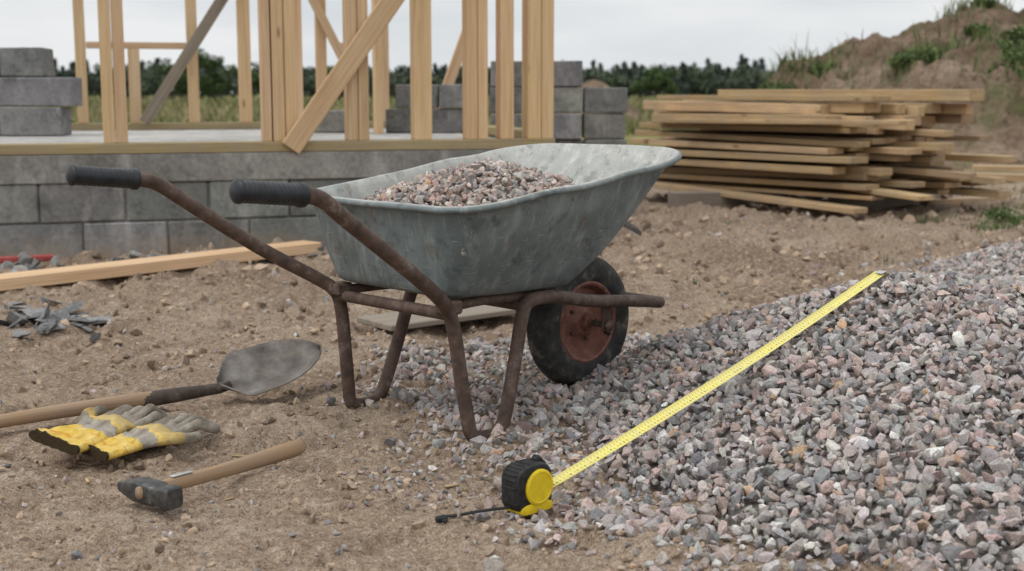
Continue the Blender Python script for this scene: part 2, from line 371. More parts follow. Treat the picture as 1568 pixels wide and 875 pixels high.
def stones(name,P,S,C,mat,extra=None,parent=None,H_=None,tilt=None):
    H_=H_ or HS
    n=len(P); R=rotm(n,tilt); var=rng.integers(0,len(H_),n); Vs=[];Fs=[];Cs=[];off=0
    for k,(v,f) in enumerate(H_):
        i=np.where(var==k)[0]
        if not len(i): continue
        VV=np.einsum('nij,vj->nvi',R[i],v)*S[i][:,None,None]+P[i][:,None,:]
        FF=f[None]+(np.arange(len(i))*len(v))[:,None,None]+off
        Vs.append(VV.reshape(-1,3)); Fs.append(FF.reshape(-1,3)); Cs.append(np.repeat(C[i],len(v),0)); off+=len(i)*len(v)
    V=np.concatenate(Vs);F=[np.concatenate(Fs)];C=np.concatenate(Cs)
    if extra is not None:
        ev,ef,ec=extra; F.append(ef+off); V=np.concatenate([V,ev]); C=np.concatenate([C,np.tile(ec,(len(ev),1))])
    return mesh_np(name,V,F,mat,C,None,False,parent)
def pcol(n): 
    return PAL[rng.choice(len(PAL),n,p=PW)]*rng.uniform(.75,1.25,(n,1))*rng.uniform(.96,1.04,(n,3))
def pile(x,y):
    dx=np.where(x<.98,x-.98,np.maximum(x-3.2,0)); xr=np.clip(x-.98,0,3)
    yc=3.28+.06*xr; dy=y-yc
    e=np.sqrt((dx/.84)**2+np.where(dy<0,(dy/1.36)**2,(dy/.75)**2))
    h=(.315-.05*xr)*(1-np.clip(e,0,2)**1.25)
    e2=np.sqrt(((x-2.75)/1.0)**2+((y-5.4)/.9)**2); h2_=.27*(1-np.clip(e2,0,2)**1.3)
    h=np.maximum(h,h2_)
    return h+.03*vn(x,y,3.5,41)*np.clip(h*8,0,1)+.012*vn(x,y,9,42)*np.clip(h*8,0,1)
sp=.0166
A,B=np.meshgrid(np.arange(-1.0,2.9,sp),np.arange(1.7,6.2,sp)); A=A.ravel()+rng.uniform(-.5,.5,A.size)*sp; B=B.ravel()+rng.uniform(-.5,.5,B.size)*sp
h=pile(A,B)
def blob(cx,cy,rx,ry): return 1-np.sqrt(((A-cx)/rx)**2+((B-cy)/ry)**2)
s=np.maximum.reduce([blob(0.02,3.4,.45,.62),blob(.12,2.95,.36,.42),blob(.42,2.55,.45,.65),blob(.0,3.75,.42,.35),blob(.5,3.8,.7,.5)])
s=s+.4*vn(A,B,4,43)+.3*vn(A,B,11,44)
prob=np.where(h>.004,1.0,np.clip(s*2.6,0,.8)+.0)
prob=np.maximum(prob,np.clip((s+.22)*.25,0,.05)); 
prob=np.where(h>-.03,np.maximum(prob,.35),prob)
keep=rng.random(A.size)<prob; A=A[keep];B=B[keep];h=h[keep]; n=len(A)
S=.0140*np.exp(rng.normal(0,.32,n)); S=np.clip(S,.0065,.026); S=np.where((h<.01)&(rng.random(n)<.45),S*.6,S)
g=gh(A,B); top=np.maximum(h,g)
Z=top+np.where(h>.01,rng.uniform(-.006,.013,n),S*.35)
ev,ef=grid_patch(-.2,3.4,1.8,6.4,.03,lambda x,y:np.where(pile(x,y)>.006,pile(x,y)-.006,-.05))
stones('gravel_pile',np.stack([A,B,Z],-1),S,pcol(n),MSTONE,(ev,ef,(.12,.105,.095)))  # sheet below the stones coloured dark: painted shade for the gaps between them
def scatter(name,n,smin,smax,col,mat,xr,yr,bias=None,pw=4):
    y=yr[0]*(yr[1]/yr[0])**(rng.random(n)**.9); x=rng.uniform(xr[0],xr[1],n)*(y/yr[0])**.8
    if bias is not None:
        k=rng.random(n)<bias(x,y); x=x[k];y=y[k]
    n=len(x); S=smin+(smax-smin)*rng.random(n)**pw; S*=np.clip(y/3,.8,2.5)
    ok=pile(x,y)<0; x,y,S=x[ok],y[ok],S[ok]
    return stones(name,np.stack([x,y,gh(x,y)+S*.2],-1),S,col(len(x)),mat)
scatter('pebbles',9000,.0020,.014,lambda n:pcol(n)*.85,MSTONE,(-1.1,1.1),(1.6,9),lambda x,y:.2+.8*(vn(x,y,2.5,51)>.02),5)
scatter('soil_clods',36000,.0017,.020,lambda n:np.array([(.38,.287,.21)])*rng.uniform(.5,1.3,(n,1)),MCLOD,(-1.1,1.2),(1.6,12),lambda x,y:.25+.75*(vn(x,y,3,52)>0),6)
n=160; a=rng.normal(size=(n,2)); x=-.17+.10*a[:,0]+.05*a[:,1]; y=2.56-.09*a[:,0]+.06*a[:,1]; S=rng.uniform(.004,.010,n)
stones('stone_chippings',np.stack([x,y,gh(x,y)+S*.3],-1),S,pcol(n)*.9,MSTONE)
L=[(-.745,2.13,.016),(-.52,2.1,.008),(-.95,2.45,.008),(-.60,2.20,.009),(-.28,2.42,.008),(.0,2.25,.012),(-.1,2.33,.012),(-.42,2.72,.010),(-.2,2.72,.009),(-.62,2.95,.009),(-.3,2.0,.012),(.05,2.03,.013),(-.02,2.08,.011)]
n=len(L);P=np.array([(a,b,gh1(a,b)+c*.4) for a,b,c in L]); stones('stones',P,np.array([c for *_,c in L]),pcol(n)*.9,MSTONE)
n=34; x=-1.63+rng.normal(0,.13,n);y=4.42+rng.normal(0,.11,n); S=rng.uniform(.03,.085,n)
stones('slate_rubble',np.stack([x,y,gh(x,y)+.012+.03*np.exp(-((x+1.63)**2+(y-4.42)**2)/.012)*rng.random(n)],-1),S,np.array([(.16,.16,.16)])*rng.uniform(.65,1.4,(n,1)),MSTONE,H_=HF,tilt=.12)
n=110; m_=rng.uniform(-.2,2.6,n); x=-2.3+.959*m_+.1;y=5.88+.284*m_-np.abs(rng.normal(0,.14,n)); S=rng.uniform(.012,.065,n)
stones('block_rubble',np.stack([x,y,gh(x,y)+S*.1],-1),S,np.array([(.24,.235,.225)])*rng.uniform(.6,1.4,(n,1)),MSTONE,H_=HF+HS[:8],tilt=.4)
ch=[]
for i in range(60):
    y=random.uniform(2.1,8); x=random.uniform(-.38,.36)*y
    if float(pile(np.array([x]),np.array([y]))[0])>0: continue
    ch.append(((x,y,gh1(x,y)+.003),(random.uniform(.012,.06),random.uniform(.003,.010),.003),(random.uniform(-.15,.15),random.uniform(-.15,.15),random.uniform(0,3.1))))
boxes('wood_chips',ch,MLUM,.0008,None,.3)

# ---------------------------------------------------------------- house
house=empty('timber_frame_house',(-2.4,6.1,0),math.atan2(.284,.959))
LW=2.738
bl=[];T=.19
for row,(z0,z1) in enumerate(((-.02,.168),(.175,.358))):
    x=-1.6+(.2 if row else 0)
    while x<LW-.01:
        x1=min(x+.385,LW); 
        if x1-x>.05: bl.append((((x+x1)/2,T/2+random.uniform(-.004,.004),(z0+z1)/2),(x1-x,T,z1-z0),(0,random.uniform(-.004,.004),random.uniform(-.006,.006))))
        x=x1+.008
boxes('foundation_blocks',bl,MBLOCK,.007,house,.2,.0015)
boxes('mortar_core',[((LW/2-.8,T/2+.005,.17),(LW+1.585,T-.018,.36),0,.8)],MMORT,.003,house)
boxes('foundation_band',[((LW/2-.8,T/2-.004,.429),(LW+1.6,T+.012,.138),0,.95)],MMORT,.006,house)
bl=[]
for row,(z0,z1) in enumerate(((-.02,.166),(.176,.358))):
    y=T+.012+(0 if row else .1)
    while y<2.6:
        y1=min(y+.385,2.75); bl.append(((LW-T/2,(y+y1)/2,(z0+z1)/2),(T,y1-y,z1-z0),0)); y=y1+.012
boxes('end_wall_blocks',bl,MBLOCK,.006,house)
boxes('end_wall_core',[((LW-T/2-.004,1.46,.17),(T-.02,2.52,.36),0,1),((LW-T/2+.002,1.47,.43),(T,2.56,.136),0,1.05)],MMORT,.003,house)
boxes('floor_slab',[((LW/2-1.4,1.46,.49),(LW+2.4,2.5,.10),0,1)],MSLAB,.004,house)
boxes('sill_plate',[((LW/2-.9,.062,.524),(LW+1.8,.145,.05),0,1),((LW-.07,1.5,.568),(.14,2.7,.045),0,1),((LW/2-1.2,2.62,.564),(LW+2.1,.12,.045),0,1)],MSILL,.003,house)
zb=.5495;zt=2.35
st=[]
def stud(x0,x1,y=.0,d=.11,z0=zb,z1=zt,n=1):
    w=(x1-x0)/n
    for i in range(n): st.append((((x0+w*(i+.5)),y+d/2+.005+random.uniform(-.002,.003),(z0+z1)/2),(w-.003,d,z1-z0),0))
stud(.472,.588,n=2); stud(1.225,1.272); stud(1.276,1.398,n=2); stud(1.645,1.757,n=2); stud(1.99,2.082); stud(2.265,2.378,n=2); stud(2.446,2.517); stud(2.595,2.735,d=.13,n=2)
stud(-.55,-.46); stud(-1.1,-1.01)
for a,b in ((1.55,1.60),(2.03,2.08)): stud(a,b,y=1.3,d=.09,z0=.5402)
Yb=2.575
for a,b in((.28,.35),(.995,1.068),(1.333,1.418),(1.864,1.935),(2.30,2.37),(-.35,-.28)): stud(a,b,y=Yb,d=.085,z0=.587)
stud(.612,.690,y=Yb,d=.085,z0=.587,z1=1.075)
boxes('studs',st,MPINE,.003,house,.09)
nog=[((( .352+.993)/2,Yb+.045,1.098),(.64,.08,.042),0),(((2.08+2.30)/2+.0,Yb+.045,1.11),(.36,.08,.04),0),((1.1,.07,2.375),(3.6,.12,.05),0),((1.1,Yb+.04,2.375),(3.6,.1,.05),0)]
boxes('noggins',nog,MPINE,.003,house)
br=[beam((1.355,-.022,.515),(2.5,-.022,2.12),.035,.10),beam((2.69,Yb-.03,.59),(3.35,Yb-.03,2.35),.03,.075),beam((2.06,Yb-.02,.98),(1.6,Yb-.02,1.9),.03,.06)]
boxes('diagonal_braces',br,MPINE,.003,house)
boxes('scrap_brace',[beam((.70,Yb-.1,.59),(1.62,Yb-.1,2.0),.03,.075)],MOLD,.003,house)
def stack(name,rows,y,z0,hgt=.163,dep=.19,rz=.0,ch=.006):
    L=[]
    for i,spans in enumerate(rows):
        for a,b in spans: L.append((((a+b)/2,y+random.uniform(-.02,.02),z0+hgt*(i+.5)),(b-a-.006,dep,hgt-.006),rz+random.uniform(-.04,.04)))
    return boxes(name,L,MBLOCK,ch,None,.2,.0015)
stack('concrete_block_stack',[[(-4.1,-3.7),(-3.7,-3.3),(-3.3,-2.93),(-2.93,-2.575)],[(-3.9,-3.5),(-3.5,-3.0),(-2.99,-2.51)],[(-3.8,-3.3),(-3.3,-2.93),(-2.92,-2.67)]],7.6,.541,.168)
stack('concrete_block_stack',[[(-.14,.2),(.2,.45),(.455,.72)],[(-.14,.1),(.1,.44),(.44,.72)],[(-.14,.25),(.25,.455),(.46,.73)],[(-.14,.05),(.05,.44),(.45,.72)],[(-.14,.2),(.21,.45),(.455,.735)],[(-.14,.1),(.1,.445)]],8.4,.0,.1645)
stack('concrete_block_stack',[[(-.78,-.5),(-.5,-.27)],[(-.72,-.45),(-.45,-.25)]],8.15,.5405,.15,.18)
stack('concrete_block_stack',[[(-1.25,-.93)]],8.2,.5405,.14,.18)

# ---------------------------------------------------------------- lumber stack
lum=[];O=np.array([.86,9.72]);d=np.array([.62,-.785]);d/=np.linalg.norm(d);nn=np.array([-d[1],d[0]])
ang=math.atan2(d[1],d[0])
def lb(s0,s1,w,z,bw,bt,yaw=0,pitch=0):
    c=O+d*(s0+s1)/2+nn*w
    return ((c[0],c[1],z),(s1-s0,bw,bt),(0,pitch,ang+yaw))
z=.115
while z<.69:
    t=random.choice([.045,.05,.03,.07,.04]); top=z/.70; w=random.uniform(-.06,.12); W=1.2-.30*top
    while w<W:
        bw=random.choice([.15,.17,.2,.12,.1])
        s0=random.uniform(-.18,.2)+(.4*max(0,top-.5)*random.random()); s1=random.uniform(1.75,2.18)+(.2*random.random() if w>.3 else 0)-(.15 if w<.1 and top>.6 else 0)
        lum.append(lb(s0,s1,w+bw/2,z+t/2+random.uniform(0,.008),bw-random.uniform(.004,.03),t-.004,random.gauss(0,.035),random.gauss(0,.008)))
        w+=bw
    z+=t+random.choice([0,.006,.014,.022])
lum.append(lb(.30,2.38,.75,z+.04,.18,.075,.03)); lum.append(lb(.0,2.0,.35,z+.02,.2,.035,-.04)); lum.append(lb(.15,2.1,.95,z+.018,.2,.035,.05)); lum.append(lb(-.1,2.15,.0,.10,.14,.035,-.05,.03))
lum+= [lb(.4,2.35,1.2,.35,.15,.045,.08),lb(.9,2.4,1.0,.24,.15,.045,.10,.03),lb(.8,2.35,.6,.45,.15,.05,-.1),lb(1.1,2.4,1.05,.14,.18,.045,.15,.02),lb(.6,2.38,-.03,.60,.10,.028,.05,-.01),lb(1.3,2.5,.5,.30,.12,.04,.18,.05),lb(1.4,2.5,.2,.18,.14,.03,-.15,.04)]
boxes('lumber_stack',lum,MLUM,.003,None,.3)
boxes('timber_bearer',[((1.50,9.0,.055),(.85,.16,.12),math.radians(18)),((2.45,8.85,.045),(.8,.12,.10),math.radians(38)),((2.9,9.3,.05),(.7,.12,.11),math.radians(38))],MOLD,.004)
boxes('timber_offcut',[((4.45,11.2,.06),(1.2,.2,.06),-.5),((4.75,11.5,.12),(1.3,.2,.05),-.3),((3.2,9.2,.03),(.7,.1,.04),.4)],MLUM,.003)
boxes('ground_plank',[beam((-2.06,5.06,.045),(-.97,6.28,.05),.14,.05)],MPINE,.003)
boxes('weathered_board',[beam((-.46,4.25,.03),(.0,4.60,.035),.22,.02)],MOLD,.003)
boxes('red_level',[beam((-2.5,5.75,.04),(-2.10,5.93,.04),.03,.03)],MRED,.006)

# ---------------------------------------------------------------- wheelbarrow
WB=empty('wheelbarrow',(.181,3.465,0),math.atan2(math.cos(.794),math.sin(.794)))
def q(u,v,z): return (u,-v,z)
side=[(-1.131,.316,.599),(-1.085,.312,.594),(-1.055,.308,.578),(-1.02,.300,.552),(-.89,.285,.464),(-.80,.268,.405),(-.70,.228,.345),(-.655,.205,.312),(-.638,.207,.262),(-.625,.213,.15),(-.612,.220,.06),(-.606,.224,.012),(-.560,.226,.004),(-.510,.225,.010),(-.485,.221,.07),(-.447,.211,.185),(-.425,.205,.262),(-.408,.202,.302),(-.33,.20,.306),(-.22,.165,.285),(-.10,.125,.258),(.08,.11,.238),(.17,.108,.225),(.235,.095,.214),(.25,.05,.21)]
path=side+[(u,-v,z) for u,v,z in side[::-1]]
path=[(-1.26,.3235,.613)]+path+[(-1.26,-.3235,.613)]
tube('frame_tube',chaikin([q(*p) for p in path],3),.0163,MTUBE,18,WB)
for sgn in(1,-1):
    P=[];R=[]
    a=np.array((-1.275,.3243*sgn,.6145));b=np.array((-1.118,.3155*sgn,.5978));N=60
    for i in range(N+1):
        t=i/N; P.append(q(*(a*(1-t)+b*t))); r=.0215
        if t<.05: r=.0215*math.sqrt(max(.05,1-((.05-t)/.05)**2))
        elif t<.10: r=.0232
        elif t>.93: r=.0240
        else: r=.0213+.0005*math.sin(t*2*math.pi*14)
        R.append(r)
    tube('grip',P,R,MGRIP,24,WB)
tube('cross_tube',[q(-.648,t*.215,.298) for t in np.linspace(-1,1,8)],.014,MTUBE,14,WB)
tube('cross_tube_front',[q(-.40,t*.205,.288) for t in np.linspace(-1,1,8)],.013,MTUBE,14,WB)
for sgn in(1,-1): 
    tube('under_rail',chaikin([q(-.66,sgn*.19,.312),q(-.5,sgn*.17,.315),q(-.35,sgn*.17,.305),q(-.25,sgn*.165,.295)],2),.012,MTUBE,12,WB)
    boxes('leg_bracket',[(q(-.648,sgn*.20,.315),(.05,.045,.03),0)],MTUBE,.005,WB)
    boxes('axle_bracket',[(q(.0,sgn*.098,.212),(.035,.006,.09),(0,0,0)),(q(.0,sgn*.104,.244),(.06,.018,.006),0)],MTUBE,.002,WB)
def rquad(ub,wb,uf,wf,r,bulge,n=8,m=10):
    C=[np.array(c) for c in((ub,wb),(uf,wf),(uf,-wf),(ub,-wb))]; out=[]
    for i in range(4):
        p,c,nx_=C[i-1],C[i],C[(i+1)%4]
        a=c+(p-c)/np.linalg.norm(p-c)*r; b=c+(nx_-c)/np.linalg.norm(nx_-c)*r
        for k in range(n+1):
            t=k/n; out.append(a*(1-t)**2+2*c*t*(1-t)+b*t*t)
        e=nx_+(c-nx_)/np.linalg.norm(c-nx_)*r
        for k in range(1,m): out.append(b*(1-k/m)+e*k/m)
    out=np.array(out); w=sstep(uf-.2,uf-.02,out[:,0]); out[:,0]+=w*bulge*(1-(out[:,1]/wf)**2)
    return out
zbot=lambda u:.332-(u+.66)*.05
ztop=lambda u:.542+(u+.69)*.116+.010*sstep(-.12,.06,u)
def ring(t):
    s=t**.93
    ub=-.655+(-.695+.655)*s; wb=.215+(.318-.215)*s**.85; uf=-.25+(.05+.25)*s; wf=.185+(.318-.185)*s**.8
    o=rquad(ub,wb,uf,wf,.055+.06*s,.045*s+.01)
    zz=zbot(o[:,0]*0+np.clip(o[:,0],-.66,-.24))*(1-t)+ztop(o[:,0])*t
    return np.column_stack([o[:,0],-o[:,1],zz])
rings=[];r0=ring(0);c0=r0.mean(0)
for k,dz in((.0,0),(.5,0),(.86,0.0),(.93,.002)): rings.append(np.column_stack([c0[0]+(r0[:,0]-c0[0])*k,c0[1]+(r0[:,1]-c0[1])*k,zbot(np.clip(c0[0]+(r0[:,0]-c0[0])*k,-.66,-.24))+dz]))
x=ring(.0); x[:,:2]=c0[:2]+(x[:,:2]-c0[:2])*.98; x[:,2]+=.005; rings.append(x)
for t in np.linspace(.05,1,16): rings.append(ring(t))
lip=ring(1.0); cc=lip.mean(0); dirn=lip[:,:2]-cc[:2]; dirn/=np.linalg.norm(dirn,axis=1)[:,None]
for dr,dz in((.006,.002),(.012,-.001)):
    l=lip.copy(); l[:,:2]+=dirn*dr; l[:,2]+=dz; rings.append(l)
m_=len(r0);V=np.concatenate(rings); F=[[i*m_+j,i*m_+(j+1)%m_,(i+1)*m_+(j+1)%m_,(i+1)*m_+j] for i in range(len(rings)-1) for j in range(m_)]
V=V.copy(); dn=.012*vn(V[:,0]*3,V[:,2]*3+V[:,1],2.2,61)+.007*vn(V[:,0]*3,V[:,2]*3+V[:,1],5,63); V[:,1]+=dn*np.sign(V[:,1])*sstep(.33,.4,V[:,2]); V[:,2]+=.010*vn(V[:,0],V[:,1],7,62)*sstep(.5,.6,V[:,2])
tray=mesh_np('tray',V,np.array(F),[MTRAY,MTRAYIN],smooth=True,parent=WB)
bm=bmesh.new();bm.from_mesh(tray.data);bmesh.ops.remove_doubles(bm,verts=bm.verts,dist=1e-5);bmesh.ops.recalc_face_normals(bm,faces=bm.faces);
fb=min(bm.faces,key=lambda f:f.calc_center_median().z)
if fb.normal.z>0: bmesh.ops.reverse_faces(bm,faces=bm.faces)
bm.to_mesh(tray.data);bm.free()
so=tray.modifiers.new('sheet','SOLIDIFY'); so.thickness=.0025; so.offset=-1; so.material_offset=1
rr=V[-m_:].copy(); rr[:,2]-=.004
tube('rolled_rim',rr,.0065,MTRAY,12,WB,closed=True)
# wheel
prof=[];Rm,aw,ah=.139,.041,.041
for k in range(29):
    t=math.radians(-150+300*k/28); 
    c,s_=math.cos(t),math.sin(t); 
    a=aw*(abs(s_)**.85)*(1 if s_>0 else -1); r=Rm+ah*(abs(c)**.75)*(1 if c>0 else -1)
    prof.append((r,a))
def tread(i,j,a):
    if abs(a)<.005: return -.0
    if abs(a)<.034 and 6<=j<=22:
        return -.0045 if ((i+int(abs(a)*260)+(2 if a>0 else 0))%4)==0 or .011<abs(a)<.014 else 0
    return 0
revolve('tyre',prof,MTYRE,seg=180,parent=WB,loc=(0,0,.18),mod=tread)
for sgn in(1,-1):
    pr=[(.112,.026),(.112,.033),(.106,.036),(.100,.033),(.096,.022),(.088,.010),(.060,.006),(.044,.010),(.036,.020),(.024,.024),(.022,.040),(.013,.042),(.012,.050),(.0,.050)]
    r_=revolve('rim',[(r,a*sgn) for r,a in pr],MRIM,seg=64,parent=WB,loc=(0,0,.18)); shade_auto(r_,40)
tube('axle',[(0,y,.18) for y in(-.108,-.05,0,.05,.108)],.009,MTUBE,16,WB)
for sgn in(1,-1): tube('axle_nut',[(0,sgn*y,.18) for y in(.102,.106,.112)],.015,MTUBE,6,WB)
for k in range(5):
    a=k*2*math.pi/5; 
    tube('wheel_bolt',[(.05*math.cos(a),-.008,.18+.05*math.sin(a)),(.05*math.cos(a),-.018,.18+.05*math.sin(a))],.005,MTUBE,6,WB)
tube('valve',[(.085,-.008,.14),(.088,-.035,.137)],.004,MBLK,8,WB)
# gravel load
A,B=np.meshgrid(np.arange(-.68,.08,.0125),np.arange(-.31,.31,.0125)); A=A.ravel()+rng.uniform(-.006,.006,A.size);B=B.ravel()+rng.uniform(-.006,.006,B.size)
def load(u,v):
    e=np.sqrt(((u+.35)/.37)**2+(v/.30)**2); return .495+.114*np.clip(1-e**1.7,-.6,1)+.016*vn(u,v,9,71)
zz=load(A,B); t=np.clip((zz-.33)/(ztop(A)-.33),0,1); wl=.215+(.318-.215)*t; ub=-.655-.04*t; uf=-.25+.30*t
ok=(np.abs(B)<wl-.016)&(A>ub+.016)&(A<uf-.02)&(zz<ztop(A)+.07)
A,B,zz=A[ok],B[ok],zz[ok]; n=len(A)
P=np.concatenate([np.stack([A,B,zz+rng.uniform(-.006,.009,n)],-1),np.stack([A,B,zz-.014+rng.uniform(-.004,.004,n)],-1)])
S=np.clip(.0120*np.exp(rng.normal(0,.25,2*n)),.006,.019)
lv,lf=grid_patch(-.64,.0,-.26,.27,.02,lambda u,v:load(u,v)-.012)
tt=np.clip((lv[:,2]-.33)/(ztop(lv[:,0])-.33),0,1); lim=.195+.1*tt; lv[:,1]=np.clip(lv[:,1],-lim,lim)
stones('gravel_load',P,S,pcol(2*n)*np.array([1.0,.955,.91]),MSTONE,(lv,lf,(.12,.105,.095)),WB)  # backing sheet under the load, shade of the gaps put into its dark colour

# ---------------------------------------------------------------- shovel
N_=Vector((-.755,3.285,.034)); tip=Vector((-.505,3.42,.094)); Hs=Vector((-1.227,2.985,.018))
SH=empty('shovel',tuple(N_))
dh=(Hs-N_).normalized()
hp=[Vector((0,0,0))+dh*t for t in np.linspace(.11,1.25,24)]
hp=[(p.x,p.y,p.z+.004*math.sin(i*.3)+(0 if i<8 else -.0015*(i-8)*.3)) for i,p in enumerate(hp)]
tube('wooden_shaft',hp,[.0172+.001*math.sin(i*.5) for i in range(24)],MHAND,18,SH)
sp_=[dh*t for t in (.20,.17,.12,.07,.03,0.0)]; 
tube('socket',[(p.x,p.y,p.z) for p in sp_]+[tuple((tip-N_).normalized()*.03)],[.0188,.0195,.0188,.0165,.0145,.014,.012],MSOCK,18,SH)
xa=(tip-N_).normalized(); ya=Vector((0,0,1)).cross(xa).normalized(); za=xa.cross(ya)
rho=math.radians(-24)
ya2=ya*math.cos(rho)+za*math.sin(rho)*-1; za2=xa.cross(ya2)
V=[];na,nb=40,23;LB=.285
for i in range(na):
    a=i/(na-1)
    for j in range(nb):
        b=-1+2*j/(nb-1)
        hw=float(np.interp(a,[0,.04,.09,.15,.19,.23,.5,.66,.8,.9,.96,1],[.016,.030,.058,.084,.094,.097,.095,.087,.069,.048,.028,0]))
        x_=a*LB; y_=hw*b
        z_=.024*b*b*(1-.3*a)-.012*math.sin(a*math.pi)*(1-b*b)+.018*math.exp(-(b/.13)**2)*max(0,1-a/.5)+.018*(a**2)
        V.append(tuple(xa*x_+ya2*y_+za2*z_))
F=[[i*nb+j,i*nb+j+1,(i+1)*nb+j+1,(i+1)*nb+j] for i in range(na-1) for j in range(nb-1)]
bl_=mesh_np('blade',V,np.array(F),MSHOV,smooth=True,parent=SH); so=bl_.modifiers.new('t','SOLIDIFY'); so.thickness=.003; so.offset=0

# ---------------------------------------------------------------- hammer
a_=math.radians(53)
HM=empty('hammer',(-.695,2.412,.008),a_)
secs=[(-.083,.0135,.006),(-.078,.0165,.009),(-.045,.021,.0185),(-.028,.0225,.0215),(.028,.0225,.0215),(.034,.0195,.019),(.046,.0195,.019),(.052,.0215,.0212),(.071,.0215,.0212),(.075,.019,.0185)]
V=[];sg=16
for y,hx,hz in secs:
    for k in range(sg):
        t=2*math.pi*(k+.5)/sg; c,s_=math.cos(t),math.sin(t); e=.38
        V.append((hx*abs(c)**e*(1 if c>0 else -1),-y,.024+hz*abs(s_)**e*(1 if s_>0 else -1)))
F=[[i*sg+k,i*sg+(k+1)%sg,(i+1)*sg+(k+1)%sg,(i+1)*sg+k] for i in range(len(secs)-1) for k in range(sg)]
hd=mesh_np('head',V,[np.array(F),np.array([list(range(sg))[::-1],list(range((len(secs)-1)*sg,len(secs)*sg))])],MHEAD,parent=HM); shade_auto(hd,30)
hx=np.linspace(-.027,.405,30)
rad=np.interp(hx,[-.027,.02,.05,.16,.30,.38,.40,.405],[.0115,.0115,.0140,.0135,.016,.0175,.016,.011])
tube('handle',[(x,.0,.027-.004*math.sin((x)*7)) for x in hx],rad,MHAND,18,HM,flat=(.82,1.08))
boxes('label',[((.075,0,.0412),(.05,.013,.0012),(0,0.03,0),1)],MTRAYIN,.0004,HM)

# ---------------------------------------------------------------- gloves
def glove(name,loc,rz,flip=1,rx=0,ry=0,sc=1.0,spread=1.0):
    bm=bmesh.new()
    def ell(c,s,rz_=0):
        M_=Matrix.Translation(c)@Matrix.Rotation(rz_,4,'Z')@Matrix.Diagonal((*s,1)); bmesh.ops.create_icosphere(bm,subdivisions=3,radius=1,matrix=M_)
    def cap(a,b,r0,r1,zs=.8):
        a=Vector(a);b=Vector(b);n=8
        for i in range(n+1):
            t=i/n; p=a.lerp(b,t); r=r0+(r1-r0)*t; ell(p,(r*1.1,r,r*zs))
    for i in range(12):
        x=-.004+i*.0100; w=.066-.020*(i/11)**1.2
        for yy in (-.72,-.36,0,.36,.72): ell((x,yy*w,.011),(.012,w*.34,.0095))
    ell((.130,0,.013),(.040,.046,.0135)); ell((.158,.0,.013),(.034,.045,.0125))
    fl=[.070,.084,.080,.060]
    for k in range(4):
        y=(-.036+.024*k)*flip; an=(-.16+.11*k)*flip*spread; L_=fl[k]; 
        dx=math.cos(an);dy=math.sin(an)
        mid=(.182+L_*.5*dx,y+dy*L_*.5,.022+.004*((k*7)%3)); cap((.172,y,.013),mid,.0112,.0108,.85); cap(mid,(.182+L_*dx,y+dy*L_*1.1,.009),.0108,.0088,.85)
    cap((.105,-.034*flip,.013),(.145,-.070*flip,.016),.0155,.0128,.75); cap((.145,-.070*flip,.016),(.188,-.084*flip,.011),.0128,.0098,.8)
    me=bpy.data.meshes.new(name); bm.to_mesh(me); bm.free(); o=bpy.data.objects.new(name,me); link(o)
    r=o.modifiers.new('r','REMESH'); r.mode='VOXEL'; r.voxel_size=.0026; r.use_smooth_shade=True
    s=o.modifiers.new('s','SMOOTH'); s.factor=.5; s.iterations=4
    dg=bpy.context.evaluated_depsgraph_get(); me2=bpy.data.meshes.new_from_object(o.evaluated_get(dg)); o.modifiers.clear(); o.data=me2
    co=np.empty(len(me2.vertices)*3,dtype=np.float32); me2.vertices.foreach_get('co',co); co=co.reshape(-1,3)
    co[:,0]=np.maximum(co[:,0],.002+.003*vn(co[:,1],co[:,1],30,83))
    up=sstep(.0,.02,co[:,2])
    rg=np.clip(1-np.abs(vn(co[:,0]*.6+.4*co[:,1],co[:,1]-.3*co[:,0],34,84))*7,0,1)
    co[:,2]+=(.009*vn(co[:,0],co[:,1],20,81)+.004*vn(co[:,0],co[:,1],50,82)+.0035*rg)*up
    co[:,2]-=.0035*np.exp(-((co[:,0]-.105)/.006)**2)*up
    co[:,2]-=.002*np.exp(-((co[:,0]-.016)/.002)**2)*up
    co[:,2]=np.maximum(co[:,2],-.003)
    me2.vertices.foreach_set('co',co.ravel()); me2.update(); me2.materials.clear(); me2.materials.append(MGLOVE)
    for p in me2.polygons:p.use_smooth=True
    o.location=loc; o.rotation_euler=(rx,ry,rz); o.scale=(sc,sc,sc*1.1); return o
glove('work_glove',(-.915,2.725,.010),math.radians(45),1,sc=1.13,spread=1.3,ry=-.03)
glove('work_glove',(-.995,2.73,.026),math.radians(58),-1,.10,.0,sc=1.17)

# ---------------------------------------------------------------- tape measure
dT=Vector((.868,.816,0)).normalized()
TM=empty('tape_measure',(.028,2.40,.0),math.atan2(dT.y,dT.x))
def outline(L_,H_,n=48):
    P=[]
    for k in range(n):
        t=2*math.pi*k/n; c,s_=math.cos(t),math.sin(t); e=.62 if s_>0 else .42
        if c>0 and s_<0: e=.3
        P.append((L_*abs(c)**e*(1 if c>0 else -1),H_*abs(s_)**e*(1 if s_>0 else -1)))
    return P
def slabmesh(name,ol,ys,mat,loc=(0,0,0)):
    n=len(ol);V=[]
    for y,s in ys: V+=[(loc[0]+x*s,loc[1]+y,loc[2]+z*s) for x,z in ol]
    F=[[i*n+k,i*n+(k+1)%n,(i+1)*n+(k+1)%n,(i+1)*n+k] for i in range(len(ys)-1) for k in range(n)]
    o=mesh_np(name,V,[np.array(F),np.array([list(range(n))[::-1],list(range((len(ys)-1)*n,len(ys)*n))])],mat,parent=TM); shade_auto(o,35); return o
OL=outline(.047,.0455)
